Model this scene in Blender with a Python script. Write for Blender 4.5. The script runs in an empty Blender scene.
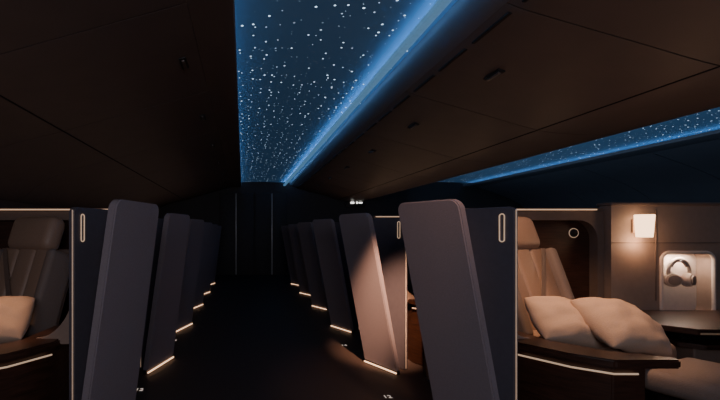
import bpy, bmesh, math, random
from mathutils import Matrix, Vector, noise
random.seed(3)
scene = bpy.context.scene
EYE = 1.09
PITCH = 1.28
NROWS = 6

# ------------------------------------------------------------ materials
def mat(name, col, rough=0.5, metal=0.0, emit=None, estr=0.0, nscale=30, namt=0.12, bump=0.0, sheen=0.0, stretch=None, spec=None):
    m = bpy.data.materials.new(name); m.use_nodes = True
    nt = m.node_tree; b = nt.nodes["Principled BSDF"]
    tc = nt.nodes.new("ShaderNodeTexCoord")
    mp = nt.nodes.new("ShaderNodeMapping")
    if stretch: mp.inputs["Scale"].default_value = stretch
    nz = nt.nodes.new("ShaderNodeTexNoise"); nz.inputs["Scale"].default_value = nscale
    nz.inputs["Detail"].default_value = 5
    cr = nt.nodes.new("ShaderNodeValToRGB")
    c0 = [max(0, c*(1-namt)) for c in col]; c1 = [min(1, c*(1+namt)) for c in col]
    cr.color_ramp.elements[0].position = .3; cr.color_ramp.elements[1].position = .7
    cr.color_ramp.elements[0].color = (*c0, 1); cr.color_ramp.elements[1].color = (*c1, 1)
    nt.links.new(tc.outputs["Object"], mp.inputs["Vector"])
    nt.links.new(mp.outputs["Vector"], nz.inputs["Vector"])
    nt.links.new(nz.outputs["Fac"], cr.inputs["Fac"])
    nt.links.new(cr.outputs["Color"], b.inputs["Base Color"])
    b.inputs["Roughness"].default_value = rough
    b.inputs["Metallic"].default_value = metal
    if spec is not None: b.inputs["Specular IOR Level"].default_value = spec
    if sheen: b.inputs["Sheen Weight"].default_value = sheen
    if emit:
        b.inputs["Emission Color"].default_value = (*emit, 1)
        b.inputs["Emission Strength"].default_value = estr
    if bump:
        bp = nt.nodes.new("ShaderNodeBump"); bp.inputs["Strength"].default_value = bump
        bp.inputs["Distance"].default_value = 0.004
        nt.links.new(nz.outputs["Fac"], bp.inputs["Height"])
        nt.links.new(bp.outputs["Normal"], b.inputs["Normal"])
    return m

M_PANEL = mat("panel_fabric", (.30, .255, .275), .8, bump=.25, nscale=160, namt=.06, spec=.2)
M_PART = mat("partition_laminate", (.11, .10, .12), .55, namt=.05, spec=.3)
M_WOOD = mat("dark_walnut", (.055, .024, .015), .35, nscale=9, namt=.4, stretch=(1, 1, 12))
M_SHELL = mat("shell_taupe", (.20, .14, .11), .55, namt=.05)
M_CONSOLE = mat("console_beige", (.33, .24, .19), .6, namt=.05)
M_NICHE = mat("niche_leather", (.76, .64, .55), .5, namt=.05)
M_LEATHER = mat("seat_leather", (.37, .245, .175), .48, bump=.3, nscale=120, namt=.06)
M_LEATH2 = mat("seat_fabric", (.25, .19, .16), .7, bump=.3, nscale=150, namt=.06)
M_PILLOW = mat("pillow_cotton", (.58, .41, .30), .85, bump=.4, nscale=200, namt=.05, sheen=.05)
M_DARK = mat("dark_plastic", (.018, .016, .017), .45)
M_TRIM = mat("champagne_metal_glow", (.6, .42, .30), .4, metal=.7, emit=(1, .66, .42), estr=.05)  # metal with a dim warm glow put in so it looks lit
M_STRIP = mat("warm_strip_light", (.9, .7, .5), .5, emit=(1, .62, .38), estr=.6)
M_FOOT = mat("foot_strip_light", (.9, .7, .5), .5, emit=(1, .60, .36), estr=2.2)
M_LAMP = mat("lamp_shade_glow", (.9, .7, .5), .6, emit=(1, .60, .34), estr=4.2)
M_CARPET = mat("aisle_carpet", (.075, .053, .045), .6, nscale=220, namt=.4, bump=.5, spec=.25)
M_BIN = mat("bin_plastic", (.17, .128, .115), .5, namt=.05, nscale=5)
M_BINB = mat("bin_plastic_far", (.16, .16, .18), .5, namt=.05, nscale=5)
M_LIP = mat("cove_lip", (.17, .16, .17), .5, namt=.03)
M_SEAM = mat("bin_seam", (.015, .012, .012), .7)
M_WALL = mat("cabin_wall", (.12, .09, .08), .6, namt=.05)
M_BULK = mat("bulkhead_dark", (.06, .052, .052), .6)
M_WIN = mat("window_shade", (.30, .22, .18), .6)
M_METAL = mat("brushed_metal_glow", (.5, .5, .52), .35, metal=.6, emit=(.8, .8, .9), estr=.02)  # faint emission stands in for light catching the metal
M_METAL2 = mat("latch_metal", (.2, .17, .16), .35, metal=.5)
M_HEAD = mat("headphone_cream", (.46, .37, .31), .45)
M_SIGN = mat("sign_glow", (.8, .8, .8), .5, emit=(1, .97, .9), estr=3)
M_MARK = mat("row_marker_glow", (.8, .8, .8), .5, emit=(1, .8, .65), estr=.5)
M_BLUE = mat("cove_led_blue", (.1, .3, .8), .5, emit=(.18, .48, .95), estr=9)
M_BLUE2 = mat("cove_led_blue_far", (.1, .3, .8), .5, emit=(.18, .46, .90), estr=5.5)
M_DIFF = mat("cove_rail_glow", (.3, .4, .5), .5, emit=(.13, .34, .60), estr=.5)  # emission put into the rail so it blends into the cove glow
M_STRIP2 = mat("handle_glow", (.8, .65, .5), .4, emit=(1, .66, .42), estr=.42)
M_RING = mat("ring_glow", (.8, .65, .5), .4, emit=(1, .66, .42), estr=.28)
M_EDGE = mat("edge_glow", (.8, .65, .5), .4, emit=(1, .64, .42), estr=.20)

def star_mat():
    m = bpy.data.materials.new("starry_ceiling"); m.use_nodes = True
    nt = m.node_tree; b = nt.nodes["Principled BSDF"]; L = nt.links
    b.inputs["Base Color"].default_value = (.17, .29, .42, 1); b.inputs["Roughness"].default_value = .8
    b.inputs["Specular IOR Level"].default_value = .15
    tc = nt.nodes.new("ShaderNodeTexCoord")
    def layer(scale, rad, thresh, off):
        mp = nt.nodes.new("ShaderNodeMapping"); mp.inputs["Location"].default_value = (off, off*.7, 0)
        L.new(tc.outputs["Object"], mp.inputs["Vector"])
        v = nt.nodes.new("ShaderNodeTexVoronoi"); v.voronoi_dimensions = '2D'; v.inputs["Scale"].default_value = scale
        L.new(mp.outputs["Vector"], v.inputs["Vector"])
        sp = nt.nodes.new("ShaderNodeSeparateColor"); L.new(v.outputs["Color"], sp.inputs["Color"])
        rr = nt.nodes.new("ShaderNodeMapRange"); rr.inputs["To Min"].default_value = rad*.5; rr.inputs["To Max"].default_value = rad*1.3
        L.new(sp.outputs[1], rr.inputs["Value"])
        lt = nt.nodes.new("ShaderNodeMath"); lt.operation = 'LESS_THAN'
        L.new(v.outputs["Distance"], lt.inputs[0]); L.new(rr.outputs["Result"], lt.inputs[1])
        g = nt.nodes.new("ShaderNodeMapRange"); g.inputs["From Min"].default_value = thresh; g.inputs["From Max"].default_value = thresh+.2
        L.new(sp.outputs[0], g.inputs["Value"])
        mu = nt.nodes.new("ShaderNodeMath"); mu.operation = 'MULTIPLY'
        L.new(lt.outputs[0], mu.inputs[0]); L.new(g.outputs["Result"], mu.inputs[1])
        return mu
    a = layer(11, .068, .52, 0); c = layer(24, .075, .88, 5.3)
    ad = nt.nodes.new("ShaderNodeMath"); ad.operation = 'ADD'
    L.new(a.outputs[0], ad.inputs[0]); L.new(c.outputs[0], ad.inputs[1])
    mx = nt.nodes.new("ShaderNodeMix"); mx.data_type = 'RGBA'
    mx.inputs[6].default_value = (.006, .019, .042, 1); mx.inputs[7].default_value = (1.5, 2.0, 2.5, 1)
    L.new(ad.outputs[0], mx.inputs[0]); mx.clamp_factor = True
    L.new(mx.outputs[2], b.inputs["Emission Color"]); b.inputs["Emission Strength"].default_value = 1.0
    return m
M_STAR = star_mat()

# ------------------------------------------------------------ mesh helpers
def to_mesh(name, bm, material, smooth=True, M=None):
    bmesh.ops.remove_doubles(bm, verts=bm.verts, dist=1e-6)
    bmesh.ops.recalc_face_normals(bm, faces=bm.faces)
    me = bpy.data.meshes.new(name); bm.to_mesh(me); bm.free()
    if M is not None: me.transform(M)
    me.materials.append(material)
    if smooth:
        for p in me.polygons: p.use_smooth = True
        try: me.set_sharp_from_angle(angle=math.radians(38))
        except Exception: pass
    return me

def box(name, c, s, material, bev=.006, M=None, seg=3):
    bm = bmesh.new()
    bmesh.ops.create_cube(bm, size=1)
    for v in bm.verts:
        v.co = Vector((v.co.x*s[0]+c[0], v.co.y*s[1]+c[1], v.co.z*s[2]+c[2]))
    if bev: bmesh.ops.bevel(bm, geom=list(bm.edges), offset=bev, segments=seg, affect='EDGES', profile=.5)
    return to_mesh(name, bm, material, M=M)

def prism(name, poly, z0, z1, material, bev=.004):
    bm = bmesh.new()
    vs = [bm.verts.new((x, y, z0)) for x, y in poly]
    f = bm.faces.new(vs)
    r = bmesh.ops.extrude_face_region(bm, geom=[f])
    bmesh.ops.translate(bm, vec=(0, 0, z1-z0), verts=[g for g in r["geom"] if isinstance(g, bmesh.types.BMVert)])
    if bev: bmesh.ops.bevel(bm, geom=list(bm.edges), offset=bev, segments=2, affect='EDGES')
    return to_mesh(name, bm, material)

def rrect(x0, z0, x1, z1, r, n=6, corners=(1, 1, 1, 1)):
    pts = []
    cs = [(x1-r, z0+r, -90), (x1-r, z1-r, 0), (x0+r, z1-r, 90), (x0+r, z0+r, 180)]
    raw = [(x1, z0), (x1, z1), (x0, z1), (x0, z0)]
    for i, (cx, cz, a) in enumerate(cs):
        if not corners[i]: pts.append(raw[i]); continue
        for k in range(n+1):
            t = math.radians(a+90*k/n); pts.append((cx+r*math.cos(t), cz+r*math.sin(t)))
    return pts

def panel(name, b1, b2, t1, t2, z0, z1, th, material, r=.05, corners=(0, 1, 1, 0), bev=.006):
    """raked slab: b1,b2 plan points at z0, t1,t2 at z1; rounded top corners"""
    b1, b2, t1, t2 = map(Vector, (b1, b2, t1, t2))
    W = (b2-b1).length; H = z1-z0
    d = (b2-b1).normalized(); n = Vector((-d.y, d.x))
    bm = bmesh.new(); vs = []
    for (u, v) in rrect(0, 0, W, H, r, 8, corners):
        uu = u/W; vv = v/H
        p = (b1.lerp(b2, uu)).lerp(t1.lerp(t2, uu), vv)
        vs.append(bm.verts.new((p.x-n.x*th/2, p.y-n.y*th/2, z0+v)))
    f = bm.faces.new(vs)
    rr = bmesh.ops.extrude_face_region(bm, geom=[f])
    bmesh.ops.translate(bm, vec=(n.x*th, n.y*th, 0), verts=[g for g in rr["geom"] if isinstance(g, bmesh.types.BMVert)])
    bm.normal_update()
    es = [e for e in bm.edges if len(e.link_faces) == 2 and e.calc_face_angle() > 1.0]
    bmesh.ops.bevel(bm, geom=es, offset=bev, segments=3, affect='EDGES')
    return to_mesh(name, bm, material)

def plate_hole(name, outer, inner, y0, y1, material):
    bm = bmesh.new()
    for loop in (outer, inner):
        vs = [bm.verts.new((x, y0, z)) for x, z in loop]
        for i in range(len(vs)): bm.edges.new((vs[i], vs[(i+1) % len(vs)]))
    bmesh.ops.triangle_fill(bm, edges=list(bm.edges), use_beauty=True, use_dissolve=False)
    r = bmesh.ops.extrude_face_region(bm, geom=list(bm.faces))
    bmesh.ops.translate(bm, vec=(0, y1-y0, 0), verts=[g for g in r["geom"] if isinstance(g, bmesh.types.BMVert)])
    return to_mesh(name, bm, material)

def plate(name, outline, y0, y1, material, bev=.005):
    bm = bmesh.new()
    f = bm.faces.new([bm.verts.new((x, y0, z)) for x, z in outline])
    r = bmesh.ops.extrude_face_region(bm, geom=[f])
    bmesh.ops.translate(bm, vec=(0, y1-y0, 0), verts=[g for g in r["geom"] if isinstance(g, bmesh.types.BMVert)])
    if bev: bmesh.ops.bevel(bm, geom=list(bm.edges), offset=bev, segments=2, affect='EDGES')
    return to_mesh(name, bm, material)

def tube(name, pts, r, material, closed=False, n=10, flat=None):
    pts = [Vector(p) for p in pts]; N = len(pts)
    bm = bmesh.new(); rings = []
    up0 = None
    for i, p in enumerate(pts):
        if closed: t = (pts[(i+1) % N]-pts[i-1]).normalized()
        else: t = (pts[min(i+1, N-1)]-pts[max(i-1, 0)]).normalized()
        if up0 is None:
            a = Vector((0, 0, 1)) if abs(t.z) < .9 else Vector((1, 0, 0))
            up0 = (a-t*a.dot(t)).normalized()
        else:
            up0 = (up0-t*up0.dot(t)).normalized()
        s = t.cross(up0)
        rings.append([bm.verts.new(p+up0*r*math.cos(2*math.pi*k/n)+s*r*math.sin(2*math.pi*k/n)) for k in range(n)])
    R = N if closed else N-1
    for i in range(R):
        A, B = rings[i], rings[(i+1) % N]
        for k in range(n): bm.faces.new((A[k], A[(k+1) % n], B[(k+1) % n], B[k]))
    if not closed:
        bm.faces.new(rings[0]); bm.faces.new(rings[-1][::-1])
    return to_mesh(name, bm, material)

def lathe(name, prof, c, material, axis='Z', n=32):
    bm = bmesh.new(); rings = []
    for (r, h) in prof:
        ring = []
        for k in range(n):
            a = 2*math.pi*k/n
            if axis == 'Z': co = (c[0]+r*math.cos(a), c[1]+r*math.sin(a), c[2]+h)
            elif axis == 'X': co = (c[0]+h, c[1]+r*math.cos(a), c[2]+r*math.sin(a))
            else: co = (c[0]+r*math.cos(a), c[1]+h, c[2]+r*math.sin(a))
            ring.append(bm.verts.new(co))
        rings.append(ring)
    for A, B in zip(rings, rings[1:]):
        for k in range(n): bm.faces.new((A[k], A[(k+1) % n], B[(k+1) % n], B[k]))
    bm.faces.new(rings[0]); bm.faces.new(rings[-1])
    return to_mesh(name, bm, material)

def pillow(name, a, b, h, material, M, seed=0):
    bm = bmesh.new(); n = 30
    for sgn in (1, -1):
        g = [[None]*(n+1) for _ in range(n+1)]
        for i in range(n+1):
            for j in range(n+1):
                u = math.sin(math.pi/2*(-1+2*i/n)); v = math.sin(math.pi/2*(-1+2*j/n))
                k = 1-.10*(u*u*v*v)
                x = a*u*(1-.06*(1-v*v))*k; y = b*v*(1-.06*(1-u*u))*k
                q = max(0, (1-u*u)*(1-v*v))
                hh = q**.42*h
                w = (noise.noise(Vector((u*2.3+seed, v*2.3, sgn*3)))*.25+noise.noise(Vector((u*5+seed, v*5, sgn*3)))*.08)*h*q**.3
                sag = -.02*(u*u)*1.0
                g[i][j] = bm.verts.new((x, y, sgn*hh+w+sag if (0 < i < n and 0 < j < n) else sag))
        for i in range(n):
            for j in range(n):
                bm.faces.new((g[i][j], g[i+1][j], g[i+1][j+1], g[i][j+1]))
    bmesh.ops.remove_doubles(bm, verts=bm.verts, dist=1e-5)
    return to_mesh(name, bm, material, M=M)

# ------------------------------------------------------------ groups
def group(name, parts, loc=(0, 0, 0), origin=(0, 0, 0)):
    e = bpy.data.objects.new(name, None); e.empty_display_size = .1
    e.location = Vector(loc)+Vector(origin)
    scene.collection.objects.link(e)
    for pn, me in parts:
        o = bpy.data.objects.new(pn, me); scene.collection.objects.link(o)
        o.parent = e; o.location = -Vector(origin)
    return e

def mirrored(parts):
    out = []
    Mx = Matrix.Translation((.43, 0, 0)) @ Matrix.Scale(-1, 4, (1, 0, 0))
    for pn, me in parts:
        m2 = me.copy(); m2.transform(Mx); m2.flip_normals(); out.append((pn, m2))
    return out

def single(name, me):
    o = bpy.data.objects.new(name, me); scene.collection.objects.link(o); return o

def Rz(a): return Matrix.Rotation(math.radians(a), 4, 'Z')
def Rx(a): return Matrix.Rotation(math.radians(a), 4, 'X')
def Ry(a): return Matrix.Rotation(math.radians(a), 4, 'Y')
def T(x, y, z): return Matrix.Translation((x, y, z))

# --- raked privacy panel (right & left differ slightly)
ZT = 1.245
def privacy(b1, b2, t1, t2, sign):
    th = .045
    P = [("slab", panel("privacy_slab", b1, b2, t1, t2, .03, ZT, th, M_PANEL, r=.045))]
    bb1, bb2 = Vector(b1), Vector(b2)
    d = (bb2-bb1).normalized(); n = Vector((-d.y, d.x))*sign
    P.append(("foot_rail", panel("foot_rail", b1, b2, b1, b2, 0, .03, .03, M_DARK, r=.005, corners=(0, 0, 0, 0), bev=.002)))
    o = n*(th/2+.002)
    P.append(("foot_strip", panel("foot_strip", bb1+o, bb2+o, bb1+o, bb2+o, .010, .020, .009, M_FOOT, r=.003, corners=(0, 0, 0, 0), bev=.002)))
    return P
PR = privacy((1.195, 1.79), (1.04, 2.09), (.975, 1.79), (.815, 2.09), 1)
PL = privacy((-.755, 1.80), (-.625, 2.20), (-.585, 1.80), (-.475, 2.20), -1)

def partition(p1, p2, side, zt=1.217):
    P = [("slab", panel("partition_slab", p1, p2, p1, p2, 0, zt, .035, M_PART, r=.03))]
    a, b = Vector(p1), Vector(p2); d = (b-a).normalized(); n = Vector((-d.y, d.x))
    if n.y > 0: n = -n
    e = a-d*.003+n*.012
    P.append(("edge_trim", box("edge_trim", (e.x, e.y, zt/2), (.005, .008, zt-.03), M_EDGE, .002)))
    c = a+d*.055+n*.022
    pts = []
    for k in range(32):
        t = 2*math.pi*k/32
        w = .011*math.cos(t); h = .011*math.sin(t)+(.056 if math.sin(t) >= 0 else -.056)
        pts.append((c.x+d.x*w, c.y+d.y*w, 1.115+h))
    P.append(("pull_handle", tube("pull_handle", pts, .0028, M_STRIP2, closed=True)))
    return P
QR = partition((1.30, 1.90), (1.07, 2.25), 1)
QL = partition((-.83, 1.93), (-.70, 2.30), -1)

# --- suite back shell + console wall
def suite_wall():
    P = []
    P.append(("wood_frame", plate_hole("wood_frame", [(1.38, 0), (2.66, 0), (2.66, 1.25), (1.38, 1.25)],
              rrect(1.55, .32, 2.615, 1.185, .14, 10), 2.95, 3.02, M_SHELL)))
    P.append(("wood_recess", box("wood_recess", (2.02, 3.035, .625), (1.28, .03, 1.25), M_WOOD, .004)))
    P.append(("top_cap", box("top_cap", (2.02, 3.0, 1.262), (1.28, .11, .024), M_SHELL, .006)))
    P.append(("top_strip", box("top_strip", (2.0, 2.938, 1.262), (1.2, .008, .009), M_STRIP, .002)))
    ring = [(2.49+.034*math.cos(t), 3.012, 1.09+.034*math.sin(t)) for t in [2*math.pi*k/36 for k in range(36)]]
    P.append(("reading_ring", tube("reading_ring", ring, .003, M_RING, closed=True)))
    P.append(("ring_base", lathe("ring_base", [(.03, 0), (.03, -.012), (.02, -.016)], (2.49, 3.02, 1.09), M_DARK, 'Y')))
    return P
def console_wall():
    P = []
    P.append(("panel_face", plate_hole("panel_face", [(2.67, 0), (3.95, 0), (3.95, 1.29), (2.67, 1.29)],
              rrect(3.04, .50, 3.40, .94, .05, 8), 2.90, 3.0, M_CONSOLE)))
    P.append(("niche_back", box("niche_back", (3.22, 3.01, .72), (.46, .02, .54), M_NICHE, .004)))
    fr = [(x, 2.897, z) for x, z in rrect(3.03, .49, 3.41, .95, .06, 8)]
    P.append(("niche_frame", tube("niche_frame", fr, .012, M_NICHE, closed=True)))
    P.append(("top_cap", box("top_cap", (3.31, 2.95, 1.30), (1.30, .13, .022), M_SHELL, .006)))
    P.append(("vertical_joint", box("vertical_joint", (2.99, 2.897, .93), (.006, .008, .66), M_SHELL, .001)))
    P.append(("lower_joint", box("lower_joint", (3.3, 2.897, 1.02), (1.25, .008, .006), M_SHELL, .001)))
    return P
def headphones():
    P = []; c = Vector((3.21, 2.945, .80))
    pts = [(c.x+.078*math.cos(t), c.y, c.z+.10*math.sin(t)) for t in [math.radians(-25+230*k/30) for k in range(31)]]
    P.append(("headband", tube("headband", pts, .012, M_HEAD)))
    pts = [(c.x+.066*math.cos(t), c.y, c.z+.086*math.sin(t)) for t in [math.radians(30+120*k/20) for k in range(21)]]
    P.append(("headband_pad", tube("headband_pad", pts, .010, M_LEATH2)))
    for s in (-1, 1):
        M = T(c.x+s*.055, c.y-.005, c.z-.055) @ Rz(s*25)
        for n_, pr, mm in (("ear_cup", [(.03, -.034), (.046, -.024), (.052, 0), (.046, .018), (.034, .024)], M_HEAD),
                       ("ear_pad", [(.022, -.040), (.036, -.038), (.036, -.028)], M_LEATH2)):
            me = lathe(n_, pr, (0, 0, 0), mm, 'Y'); me.transform(M); P.append((n_, me))
    P.append(("hook", tube("hook", [(c.x, 3.0, c.z+.08), (c.x, 2.94, c.z+.08), (c.x, 2.915, c.z+.095)], .007, M_METAL)))
    return P
def lamp():
    c = (2.84, 2.83, 1.06)
    return [("shade", lathe("shade", [(.042, 0), (.045, .003), (.050, .08), (.055, .157), (.051, .16)], c, M_LAMP)),
            ("bracket", box("bracket", (2.84, 2.87, 1.14), (.02, .06, .02), M_TRIM, .003)),
            ("base_plate", box("base_plate", (2.84, 2.893, 1.14), (.05, .012, .10), M_TRIM, .004))]

def table():
    P = []
    P.append(("top", prism("top", [(2.50, 2.45), (2.62, 2.30), (3.95, 2.25), (3.95, 2.88), (2.50, 2.88)], .50, .535, M_WOOD)))
    P.append(("edge_light", prism("edge_light", [(2.63, 2.297), (3.94, 2.247), (3.94, 2.252), (2.63, 2.302)], .505, .515, M_TRIM, 0)))
    P.append(("lower_shelf", prism("lower_shelf", [(2.72, 2.50), (2.80, 2.42), (3.95, 2.38), (3.95, 2.88), (2.72, 2.88)], .38, .41, M_WOOD)))
    P.append(("cabinet", box("cabinet", (3.35, 2.66, .19), (1.15, .40, .38), M_SHELL, .01)))
    P.append(("support", box("support", (3.35, 2.70, .455), (1.1, .30, .09), M_DARK, .004)))
    return P

def seat():
    B = T(2.06, 2.36, 0) @ Rz(24)
    P = []
    def bx(n, c, s, m, bev, M=Matrix.Identity(4), seg=4): P.append((n, box(n, c, s, m, bev, M=B @ M, seg=seg)))
    bx("base", (0, .02, .15), (.50, .52, .30), M_DARK, .02)
    bx("cushion_shell", (0, .02, .33), (.56, .58, .08), M_SHELL, .02)
    bx("cushion", (0, 0, .42), (.53, .56, .13), M_LEATHER, .045)
    bx("leg_rest", (0, -.48, .37), (.50, .36, .11), M_LEATH2, .04)
    bx("leg_rest_support", (0, -.44, .16), (.30, .22, .32), M_DARK, .02)
    R = T(0, .24, .44) @ Rx(-19)
    for i in range(3):
        bx("back_channel", ((i-1)*.165, .03, .29), (.168, .13, .57), M_LEATHER, .03, R)
    for s in (-1, 1):
        bx("side_bolster", (s*.272, .02, .28), (.07, .20, .56), M_LEATH2, .03, R)
    bx("back_shell", (0, .13, .30), (.56, .05, .62), M_SHELL, .02, R)
    bx("headrest", (0, .005, .68), (.42, .14, .25), M_LEATHER, .06, R)
    bx("headrest_post", (0, .06, .60), (.12, .03, .16), M_METAL2, .008, R)
    belt = []
    for k in range(13):
        t = k/12
        p = Vector((.20-.30*t, -.048-.004*math.sin(math.pi*t), .56-.50*t))
        belt.append(R @ p)
    bm = bmesh.new(); L_ = []
    for p in belt:
        L_.append([bm.verts.new(p+Vector((dx, dy, 0))) for dx, dy in ((-.022, 0), (.022, 0), (.022, -.003), (-.022, -.003))])
    for A, C in zip(L_, L_[1:]):
        for k in range(4): bm.faces.new((A[k], A[(k+1) % 4], C[(k+1) % 4], C[k]))
    bm.faces.new(L_[0]); bm.faces.new(L_[-1])
    P.append(("seat_belt", to_mesh("seat_belt", bm, M_SHELL, M=B)))
    return P

def armrest():
    poly = [(1.40, 2.06), (1.52, 1.86), (1.64, 1.76), (1.93, 1.76), (1.95, 1.80), (1.74, 1.90), (1.60, 2.10), (1.56, 2.55), (1.40, 2.55)]
    P = [("top", prism("top", poly, .49, .53, M_WOOD, .008))]
    in_ = [(1.425, 2.07), (1.54, 1.88), (1.65, 1.785), (1.80, 1.785), (1.70, 1.88), (1.58, 2.10), (1.54, 2.53), (1.425, 2.53)]
    P.append(("cabinet", prism("cabinet", in_, 0, .49, M_WOOD, .006)))
    pts = [(1.412, 2.055, .465), (1.53, 1.865, .465), (1.645, 1.773, .465), (1.75, 1.772, .465)]
    P.append(("edge_light", tube("edge_light", pts, .0045, M_STRIP2)))
    # curved shell wing rising from the armrest to the partition
    arc = [(1.325, .50)]+[(1.325+.21*(1-math.cos(math.radians(a))), .83-.30*math.sin(math.radians(a))) for a in range(0, 91, 10)]+[(1.535, .50)]
    P.append(("shell_wing", plate("shell_wing", arc, 2.12, 2.15, M_CONSOLE)))
    return P

def pillowsR():
    A = pillow("pillow_small", .21, .16, .085, M_PILLOW, T(1.82, 2.22, .60) @ Rz(-10) @ Rx(40) @ Ry(12), 1)
    Bm = pillow("pillow_big", .21, .17, .095, M_PILLOW, T(2.01, 2.12, .605) @ Rz(4) @ Rx(38) @ Ry(12), 5)
    return A, Bm

SETS_R = {"privacy_panel": PR, "suite_partition": QR, "suite_back_shell": suite_wall(), "console_wall": console_wall(),
          "headphones": headphones(), "reading_lamp": lamp(), "side_table": table(), "airline_seat": seat(), "armrest_console": armrest()}
ORIG = {"privacy_panel": (1.0, 1.9, 0), "suite_partition": (1.2, 2.05, 0), "suite_back_shell": (2.0, 3.0, 0), "console_wall": (3.3, 2.95, 0),
        "headphones": (3.22, 2.93, .8), "reading_lamp": (2.85, 2.83, 1.14), "side_table": (3.2, 2.6, 0), "airline_seat": (2.06, 2.36, 0),
        "armrest_console": (1.6, 2.0, 0)}
SETS_L = {k: mirrored(v) for k, v in SETS_R.items() if k not in ("privacy_panel", "suite_partition", "console_wall", "headphones", "reading_lamp", "side_table")}
SETS_L["privacy_panel"] = PL; SETS_L["suite_partition"] = QL
for r in range(NROWS):
    for k, parts in SETS_R.items():
        if r > 1 and k in ("headphones",): continue
        group(k, parts, (0, PITCH*r, 0), ORIG[k])
    for k, parts in SETS_L.items():
        o = ORIG[k]; group(k, parts, (0, PITCH*r, 0), (.43-o[0], o[1], o[2]))
pA, pB = pillowsR()
mp = mirrored([("a", pA), ("b", pB)])
for r in range(2):
    for me in (pA, pB, mp[0][1], mp[1][1]):
        o = single("pillow", me); o.location.y = PITCH*r

# row markers (floor-level seat row numbers)
for i, (x, y, s) in enumerate([(-.75, 2.76, "12"), (.93, 2.64, "12"), (.95, 3.86, "14"), (-.73, 4.04, "14")]):
    cu = bpy.data.curves.new("row_marker", 'FONT'); cu.body = s; cu.size = .06; cu.extrude = .001
    cu.materials.append(M_MARK)
    o = bpy.data.objects.new("row_marker", cu); scene.collection.objects.link(o); o.location = (x, y, .002)

# ------------------------------------------------------------ room shell
XL, XR, Y0, Y1 = -2.6, 7.6, -2.5, 10.4
single("floor", box("floor", ((XL+XR)/2, (Y0+Y1)/2, -.05), (XR-XL, Y1-Y0, .1), M_CARPET, 0))
single("wall_left", box("wall_left", (XL-.05, (Y0+Y1)/2, 1.25), (.1, Y1-Y0, 2.5), M_WALL, 0))
single("wall_right", box("wall_right", (XR+.05, (Y0+Y1)/2, 1.25), (.1, Y1-Y0, 2.5), M_WALL, 0))
single("wall_back", box("wall_back", ((XL+XR)/2, Y1+.05, 1.25), (XR-XL+.2, .1, 2.5), M_BULK, 0))
single("wall_front", box("wall_front", ((XL+XR)/2, Y0-.05, 1.25), (XR-XL+.2, .1, 2.5), M_BULK, 0))
dp = []
xs = [-.62, -.18, .29, .75, 1.15]
for a, b in zip(xs, xs[1:]):
    dp.append(("leaf", box("leaf", ((a+b)/2, Y1-.03, 1.06), (b-a-.03, .05, 2.12), M_BULK, .01)))
group("door_1", dp, origin=(.3, Y1, 0))
for i, x in enumerate((-.18, .75)):
    single("trim_%d" % (i+1), box("door_trim", (x, Y1-.06, 1.06), (.016, .03, 2.1), M_METAL, .003))

def star_plane(name, x0, x1):
    bm = bmesh.new()
    n = 8
    z = EYE+1.30
    vs = [[bm.verts.new((x0+(x1-x0)*i/n, y, z+.03*(1-(2*i/n-1)**2))) for i in range(n+1)] for y in (Y0, Y1)]
    for i in range(n): bm.faces.new((vs[0][i], vs[0][i+1], vs[1][i+1], vs[1][i]))
    me = to_mesh(name, bm, M_STAR)
    return single(name, me)
star_plane("ceiling", -.30, 1.22)
star_plane("ceiling.001", 3.55, 6.02)
single("ceiling_upper", box("ceiling_upper", ((XL+XR)/2, (Y0+Y1)/2, 2.52), (XR-XL+.2, Y1-Y0, .04), M_BULK, 0))

def extr_profile(name, prof, y0, y1, material, smooth=True):
    bm = bmesh.new()
    vs = [bm.verts.new((x, y0, EYE+z)) for x, z in prof]
    f = bm.faces.new(vs)
    r = bmesh.ops.extrude_face_region(bm, geom=[f])
    bmesh.ops.translate(bm, vec=(0, y1-y0, 0), verts=[g for g in r["geom"] if isinstance(g, bmesh.types.BMVert)])
    return to_mesh(name, bm, material)

def arcpts(pts, n=6):
    out = []
    P = [pts[0]]+pts+[pts[-1]]
    for i in range(1, len(P)-2):
        p0, p1, p2, p3 = P[i-1], P[i], P[i+1], P[i+2]
        for k in range(n):
            t = k/n
            out.append(tuple(.5*((2*p1[j])+(-p0[j]+p2[j])*t+(2*p0[j]-5*p1[j]+4*p2[j]-p3[j])*t*t+(-p0[j]+3*p1[j]-3*p2[j]+p3[j])*t**3) for j in (0, 1)))
    out.append(pts[-1]); return out

# cove rails carrying the LED strips
lips = [
 ([(1.045, 1.250), (1.05, 1.228), (1.065, 1.222), (1.10, 1.222), (1.105, 1.232), (1.07, 1.234), (1.058, 1.252)], M_DIFF),
 ([(1.20, 1.34), (1.20, 1.30), (1.22, 1.265), (1.28, 1.215), (1.34, 1.19), (1.358, 1.185), (1.358, 1.34)], M_LIP),
 ([(-.045, 1.245), (-.05, 1.205), (-.09, 1.19), (-.288, 1.185), (-.288, 1.215), (-.10, 1.212), (-.075, 1.22), (-.06, 1.25)], M_BIN),
 ([(5.72, 1.245), (5.73, 1.205), (5.78, 1.19), (6.018, 1.185), (6.018, 1.215), (5.80, 1.212), (5.76, 1.22), (5.735, 1.25)], M_BINB),
]
for i, (k, mm) in enumerate(lips):
    single("trim_%d" % (i+3), extr_profile("cove_lip", k, Y0, Y1, mm))
for x, z, w, mm in ((1.086, 1.240, .022, M_BLUE), (-.17, 1.225, .03, M_BLUE2), (5.88, 1.225, .03, M_BLUE2)):
    single("cove_light", box("cove_light", (x, (Y0+Y1)/2, EYE+z), (w, Y1-Y0-.1, .010), mm, 0))

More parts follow.
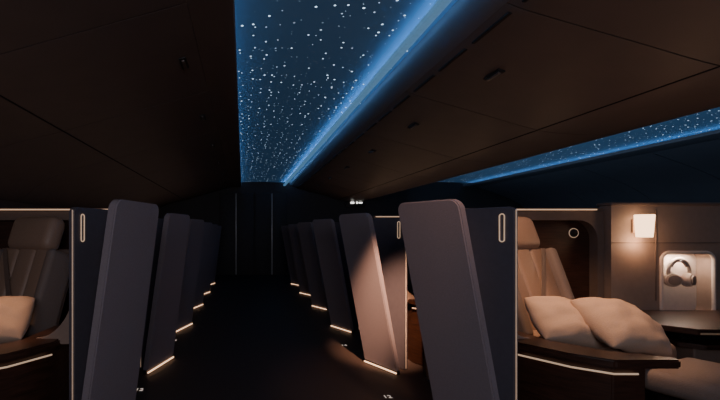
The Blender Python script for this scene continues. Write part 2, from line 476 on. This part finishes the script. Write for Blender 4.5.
profR = arcpts([(1.36, 1.185), (1.5, 1.135), (2.0, .99), (2.46, .86), (2.75, .825), (3.05, .82), (3.17, .85), (3.32, 1.0), (3.5, 1.28)]) + [(3.5, 1.40), (1.36, 1.40)]
profL = arcpts([(-.29, 1.185), (-.40, 1.155), (-1.0, .99), (-1.5, .85), (-2.0, .72), (-2.35, .56), (-2.58, .36)]) + [(-2.58, 1.40), (-.29, 1.40)]
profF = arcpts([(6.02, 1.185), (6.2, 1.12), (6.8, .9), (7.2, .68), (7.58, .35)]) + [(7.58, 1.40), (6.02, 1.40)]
def latch(cx, cz, yy, ang):
    M = T(cx, yy, EYE+cz) @ Ry(ang)
    return [("latch_plate", box("latch_plate", (0, 0, 0), (.05, .17, .012), M_DARK, .005, M=M)),
            ("latch_lever", box("latch_lever", (0, 0, -.010), (.022, .13, .012), M_METAL2, .004, M=M))]
ys = [2.06+PITCH*(i-4) for i in range(12)]
for i, ya in enumerate(ys):
    yb = min(ya+PITCH, Y1-.10)
    ya = max(ya, Y0+.02)
    if ya > Y1-.3: break
    yc = ys[i]+.65
    g = .0045
    P = [("body", extr_profile("bin_body", profR, ya+g, yb-g, M_BIN))]+latch(1.70, 1.068, yc, 16.5)
    for s in range(3):
        P.append(("air_slot", box("air_slot", (1.41, ys[i]+.22+s*.42, EYE+1.163), (.022, .34, .012), M_SEAM, .003)))
    group("overhead_bin", P, origin=(2.3, ya+.6, 2.1))
    P = [("body", extr_profile("bin_body", profL, ya+g, yb-g, M_BIN))]+latch(-.40, 1.15, yc, -16)
    group("overhead_bin", P, origin=(-1.5, ya+.6, 2.1))
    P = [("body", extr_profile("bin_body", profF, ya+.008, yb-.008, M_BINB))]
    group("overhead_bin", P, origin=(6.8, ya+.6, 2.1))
single("trim_7", box("bin_joint_r", (2.46, (Y0+Y1)/2, EYE+.860), (.010, Y1-Y0, .008), M_SEAM, 0))
single("trim_8", box("bin_joint_l", (-1.5, (Y0+Y1)/2, EYE+.849), (.010, Y1-Y0, .008), M_SEAM, 0))

# windows on the left wall
for i in range(9):
    yy = .8+i*1.0
    fr = [(XL+.01, yy+a, b) for a, b in rrect(-.15, .98, .15, 1.38, .1, 6)]
    P = [("frame", tube("window_frame", fr, .018, M_SHELL, closed=True)),
         ("shade", box("window_shade", (XL+.006, yy, 1.18), (.01, .27, .37), M_WIN, .004))]
    group("window_%d" % (i+1), P, origin=(XL, yy, 1.18))

# exit sign on bulkhead
group("exit_sign", [("housing", box("sign_housing", (2.9, Y1-.06, EYE+.74), (.50, .05, .14), M_DARK, .01)),
                    ("glyph", box("sign_glyph", (2.82, Y1-.09, EYE+.78), (.09, .01, .045), M_SIGN, .003)),
                    ("glyph", box("sign_glyph", (2.94, Y1-.09, EYE+.78), (.04, .01, .045), M_SIGN, .003)),
                    ("glyph", box("sign_glyph", (3.03, Y1-.09, EYE+.78), (.09, .01, .03), M_SIGN, .003))], origin=(2.9, Y1, EYE+.72))

# ------------------------------------------------------------ lights
def light(name, kind, loc, target, energy, col, size=.1, size_y=None, spot=60, blend=.6):
    l = bpy.data.lights.new(name, kind); l.energy = energy; l.color = col
    if kind == 'AREA':
        l.size = size
        if size_y: l.shape = 'RECTANGLE'; l.size_y = size_y
    else: l.shadow_soft_size = size
    if kind == 'SPOT': l.spot_size = math.radians(spot); l.spot_blend = blend
    o = bpy.data.objects.new(name, l); scene.collection.objects.link(o); o.location = loc
    if target is not None:
        o.rotation_euler = (Vector(target)-Vector(loc)).to_track_quat('-Z', 'Y').to_euler()
    return o
WARM = (1, .57, .34)
light("reading_spot", 'SPOT', (1.62, 2.1, 1.95), (1.92, 2.28, .6), 85, WARM, .03, spot=44, blend=.9)
light("headrest_fill_spot", 'SPOT', (1.5, 2.15, 1.85), (1.98, 2.68, 1.05), 48, WARM, .03, spot=36, blend=.9)  # added small spot to brighten the headrest, no fixture
light("reading_spot", 'SPOT', (-1.35, 1.9, 1.75), (-1.30, 2.12, .6), 36, WARM, .03, spot=32, blend=.9)
light("panel_fill_spot", 'SPOT', (.85, 1.65, 2.2), (1.15, 3.20, .50), 1000, (1, .53, .32), .04, spot=19, blend=1)  # added spot without a fixture, puts peach light on the second-row panel
light("floor_fill_spot", 'SPOT', (.85, 1.2, 2.2), (.85, 2.7, 0), 34, (1, .55, .35), .05, spot=34, blend=1)  # added spot for the warm patch on the aisle floor
light("lamp_bulb", 'POINT', (2.84, 2.83, 1.02), None, 1.3, WARM, .03)
light("niche_light", 'AREA', (3.22, 2.945, .93), (3.22, 2.95, .5), 1.5, (1, .76, .60), .2, .03)
light("cabin_fill", 'AREA', (.2, -1.8, 1.7), (.2, 3, 1.2), 27, (.95, .90, 1.0), 1.6, .8)  # added soft fill behind the camera, brightens the panels; no fixture
for x, wd, e in ((2.7, 2.2, 3.0), (-1.6, 1.6, 2.1)):
    o = light("bin_fill", 'AREA', (x, 4.4, 1.34), (x, 4.4, 3), e, (1, .70, .60), wd, 11)  # added floating fill that lifts the bin undersides, not a fitted lamp
    o.rotation_euler = (math.pi, 0, 0)
light("far_bin_fill", 'AREA', (4.2, 4.5, 1.85), (6.8, 4.5, 1.95), 18, (.4, .65, 1), 10, .3).rotation_euler = (math.radians(90), 0, math.radians(-90))  # added blue fill on the far bins, separate from the LED strips
w = bpy.data.worlds.new("world"); scene.world = w; w.use_nodes = True
w.node_tree.nodes["Background"].inputs[0].default_value = (.02, .02, .03, 1)
w.node_tree.nodes["Background"].inputs[1].default_value = .3

# ------------------------------------------------------------ camera
cam = bpy.data.cameras.new("camera"); co = bpy.data.objects.new("camera", cam); scene.collection.objects.link(co)
co.location = (0, 0, EYE); co.rotation_euler = (math.radians(90), 0, 0)
cam.sensor_width = 36; cam.lens = 20; cam.shift_x = (360-243)/720; cam.shift_y = 33/720
cam.clip_start = .02
scene.camera = co
